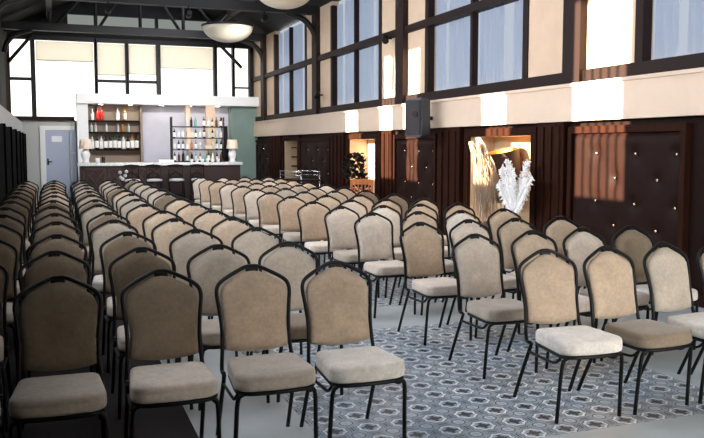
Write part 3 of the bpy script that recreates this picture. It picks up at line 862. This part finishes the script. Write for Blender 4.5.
# left: long drooping grass, a cascade of pale strands
t = frond_bunch('pampas_vase', 'vase of drooping pale pampas grass in the sunlit wall niche', (5.6, 9.78, 0), 0, 'plume', .5)
for pl in range(9):
    bm = NB()
    a0 = R.uniform(-.5, .5); topy = .12+.10*R.uniform(-1, 1)+(pl-4)*.035; topz = 1.40+R.uniform(0, .28)
    top = Vector((R.uniform(-.12, .06), topy, topz))
    for s in range(32):
        e = top+Vector((R.uniform(-.1, .1), -.10-R.uniform(0, .32)*(.4+.6*(pl % 3)/2), -R.uniform(.35, .98)))
        midp = top.lerp(e, .35)+Vector((R.uniform(-.04, .04), -.05, .05))
        tube(bm, catmull([Vector((0, 0, .5)).lerp(top, .9)+Vector((0, 0, -.05)), top+Vector((R.uniform(-.02, .02), R.uniform(-.03, .03), 0)), midp, e], 4), .009, 4, taper=lambda q: 1-.6*q)
    tube(bm, catmull([(0, 0, .45), (0, topy*.4, .9), top], 5), .006, 5)
    obj('plume', bm, 'plumewhite' if pl in (3, 7) else 'plume', t)
# right: upright white feathery fans
t = frond_bunch('feather_vase', 'vase of white feathery dried fans beside the pampas grass', (5.6, 9.0, 0), 0, 'plumewhite', .6)
for pl in range(13):
    bm = NB()
    ang = -.95+1.7*pl/12
    L_ = .62+.12*math.sin(pl*1.9)
    base = Vector((0, 0, .66)); dirv = Vector((R.uniform(-.15, .1), math.sin(ang)*.85, math.cos(ang)))
    tip = base+dirv*L_
    tube(bm, [base, tip], .007, 5)
    side = Vector((0, math.cos(ang), -math.sin(ang)))
    for s in range(26):
        q = .12+.88*s/25; p = base.lerp(tip, q); ln = .11*(1-abs(q-.5)*.8)
        for sg in (-1, 1):
            d_ = (side*sg+dirv*.55).normalized()
            tube(bm, [p, p+d_*ln*R.uniform(.7, 1.2)+Vector((R.uniform(-.02, .02), 0, 0))], .015, 4, taper=lambda q: 1.2-.7*q)
    obj('fan', bm, 'plumewhite', t)
# tipped drum shade in the niche
t = thing('drum_lamp', 'large dark drum lamp with gold lining tipped towards the room, in the niche', 'lamp', (6.1, 10.0, .24))
obj('stand', lathe(NB(), [(.16, 0), (.16, .03), (.03, .05), (.025, .55)], 20), 'black', t)
tilt = Matrix.Translation((0, 0, .95)) @ Matrix.Rotation(math.radians(-13), 4, 'Y')
bm = lathe(NB(), [(.21, -.42), (.235, .30)], 32, caps=False); bm.transform(tilt); obj('lamp_shade', bm, 'shade', t)
bm = lathe(NB(), [(.2, -.42), (.2, .1), (.228, .30), (.24, .302)], 32, caps=False); bm.transform(tilt)
obj('shade_lining', bm, 'gold', t)
bm = lathe(NB(), [(0.001, .19), (.22, .2)], 32, caps=False); bm.transform(tilt); obj('diffuser', bm, 'gold', t)

# second niche: dark leafy plant, wooden chair, twig vase
t = thing('potted_plant', 'dark leafy potted plant in front of the pale wall niche', 'plant', (5.52, 14.4, 0))
obj('pot', lathe(NB(), [(.14, 0), (.18, .3), (.19, .32), (.16, .32), (.15, .26)], 20), 'stonevase', t)
bm = NB()
for i in range(330):
    h = R.uniform(.35, 1.42); rr = .26*(1-((h-.75)/.8)**2)+.04
    a = R.uniform(0, 2*PI); p = Vector((math.cos(a)*rr*R.uniform(.3, 1)*.6-.05, math.sin(a)*rr*R.uniform(.3, 1)+(.08 if h > .9 else -.08), h))
    q = p+Vector((math.cos(a)*.12, math.sin(a)*.14, R.uniform(-.1, .12)))
    n = Vector((-math.sin(a), math.cos(a), .3)).normalized()*.055
    m_ = p.lerp(q, .5)+Vector((0, 0, .02))
    v = [bm.verts.new(c) for c in (p, m_+n, q, m_-n)]
    bm.faces.new(v)
obj('foliage', bm, 'leaf', t)
bm = NB()
for k in range(5): tube(bm, [(0, 0, .3), (R.uniform(-.08, .08), R.uniform(-.15, .15), R.uniform(.75, 1.1))], .01, 5)
obj('stem', bm, 'leaf', t)
t = thing('wooden_chair', 'honey-coloured wooden chair with slatted back in front of the pale niche', 'chair', (5.3, 13.72, 0), math.radians(-25))
bm = NB(); box(bm, -.21, .21, -.21, .21, .43, .47, .008); obj('seat', bm, 'orangewood', t)
for sx in (-1, 1):
    obj('leg', bxs((sx*.19-.02, sx*.19+.02, -.2, -.16, 0, .43)), 'orangewood', t)
    obj('leg', bxs((sx*.19-.02, sx*.19+.02, .17, .21, 0, .93)), 'orangewood', t)
obj('top_rail', bxs((-.17, .17, .175, .205, .84, .94)), 'orangewood', t)
for k in range(5):
    x = -.13+.065*k; obj('slat', bxs((x-.012, x+.012, .18, .2, .47, .85)), 'orangewood', t)
t = thing('twig_vase', 'small vase of twigs at the right of the pale niche', 'vase', (6.1, 14.7, .24))
obj('vase', lathe(NB(), [(.06, 0), (.08, .3), (.03, .6), (.035, .66), (.02, .6)], 16), 'stonevase', t)
bm = NB()
for k in range(9):
    a = R.uniform(0, 6.28); tube(bm, [(0, 0, .6), (.05*math.cos(a), .1*math.sin(a), R.uniform(.95, 1.2))], .008, 4)
obj('twigs', bm, 'leaf', t)
# third niche: slanted pale shelves
bm = NB()
for k, z in enumerate((.5, .75, 1.0, 1.25, 1.5)):
    box(bm, XR+.2, XR+.42, 19.78, 21.05, z, z+.03)
tag(obj('niche_shelves', bm, 'wood'), 'pale niche shelving far along the right wall', 'shelf')
# serving trolley
t = thing('serving_trolley', 'black serving trolley with chrome rails before the dark far panel', 'trolley', (5.1, 16.95, 0), math.radians(12))
for z in (.3, .8): obj('shelf', bxs((-.25, .25, -.5, .5, z, z+.03)), 'black', t)
for sx in (-1, 1):
    for sy in (-1, 1):
        obj('post', tube(NB(), [(sx*.23, sy*.48, .06), (sx*.23, sy*.48, 1.0)], .014, 6), 'chrome', t)
        b = NB(); bmesh.ops.create_cone(b, segments=14, radius1=.04, radius2=.04, depth=.03, cap_ends=True, matrix=Matrix.Translation((sx*.23, sy*.48, .04)) @ Matrix.Rotation(PI/2, 4, 'Y')); obj('wheel', b, 'black', t)
    obj('rail', tube(NB(), [(sx*.23, -.48, 1.0), (sx*.23, .48, 1.0)], .014, 6), 'chrome', t)
    obj('rail', tube(NB(), [(sx*.23, -.48, .92), (sx*.23, .48, .92)], .01, 6), 'chrome', t)

# unseen front wall added: solid left shades left chairs, open right lights the rest
struct('wall_front_blocker', bxs((-1.6, 3.0, -2.7, -2.5, 0, 6.6), (3.0, 6.4, -2.7, -2.5, 4.2, 6.6)), 'ceil')

struct('wall_shade_blocker', bxs((1.7, 3.05, -.1, .1, 0, 4.8)), 'ceil')  # unseen partition added only to shade the left chairs
# ------------------------------------------------------------------ light
w = bpy.data.worlds.new('sky'); sc.world = w; w.use_nodes = True
bg = w.node_tree.nodes['Background']; bg.inputs[0].default_value = lin((243, 242, 240)); bg.inputs[1].default_value = 13
sun = bpy.data.lights.new('sun', 'SUN'); sun.energy = 38; sun.angle = math.radians(.5); sun.color = (1, .82, .58)
so = bpy.data.objects.new('sun', sun); COL.objects.link(so)
dv = Vector((math.cos(sun_el)*math.cos(sun_az), math.cos(sun_el)*math.sin(sun_az), -math.sin(sun_el)))
so.rotation_euler = dv.to_track_quat('-Z', 'Y').to_euler()
so.location = (-8, 5, 8)

# ------------------------------------------------------------------ camera
cam = bpy.data.cameras.new('camera'); co = bpy.data.objects.new('camera', cam); COL.objects.link(co)
cam.sensor_width = 36; cam.lens = F/704*36; cam.shift_y = -(219-CY)/704; cam.clip_start = .05
c, s = math.cos(ROLL), math.sin(ROLL)
r2 = RT*c-UP*s; u2 = RT*s+UP*c
mt = Matrix((( r2.x, u2.x, -FW.x, 0), (r2.y, u2.y, -FW.y, 0), (r2.z, u2.z, -FW.z, H), (0, 0, 0, 1)))
co.matrix_world = mt
sc.camera = co
vs = sc.view_settings
vs.view_transform = 'Standard'; vs.look = 'None'; vs.exposure = .2; vs.gamma = 1; vs.use_curve_mapping = False
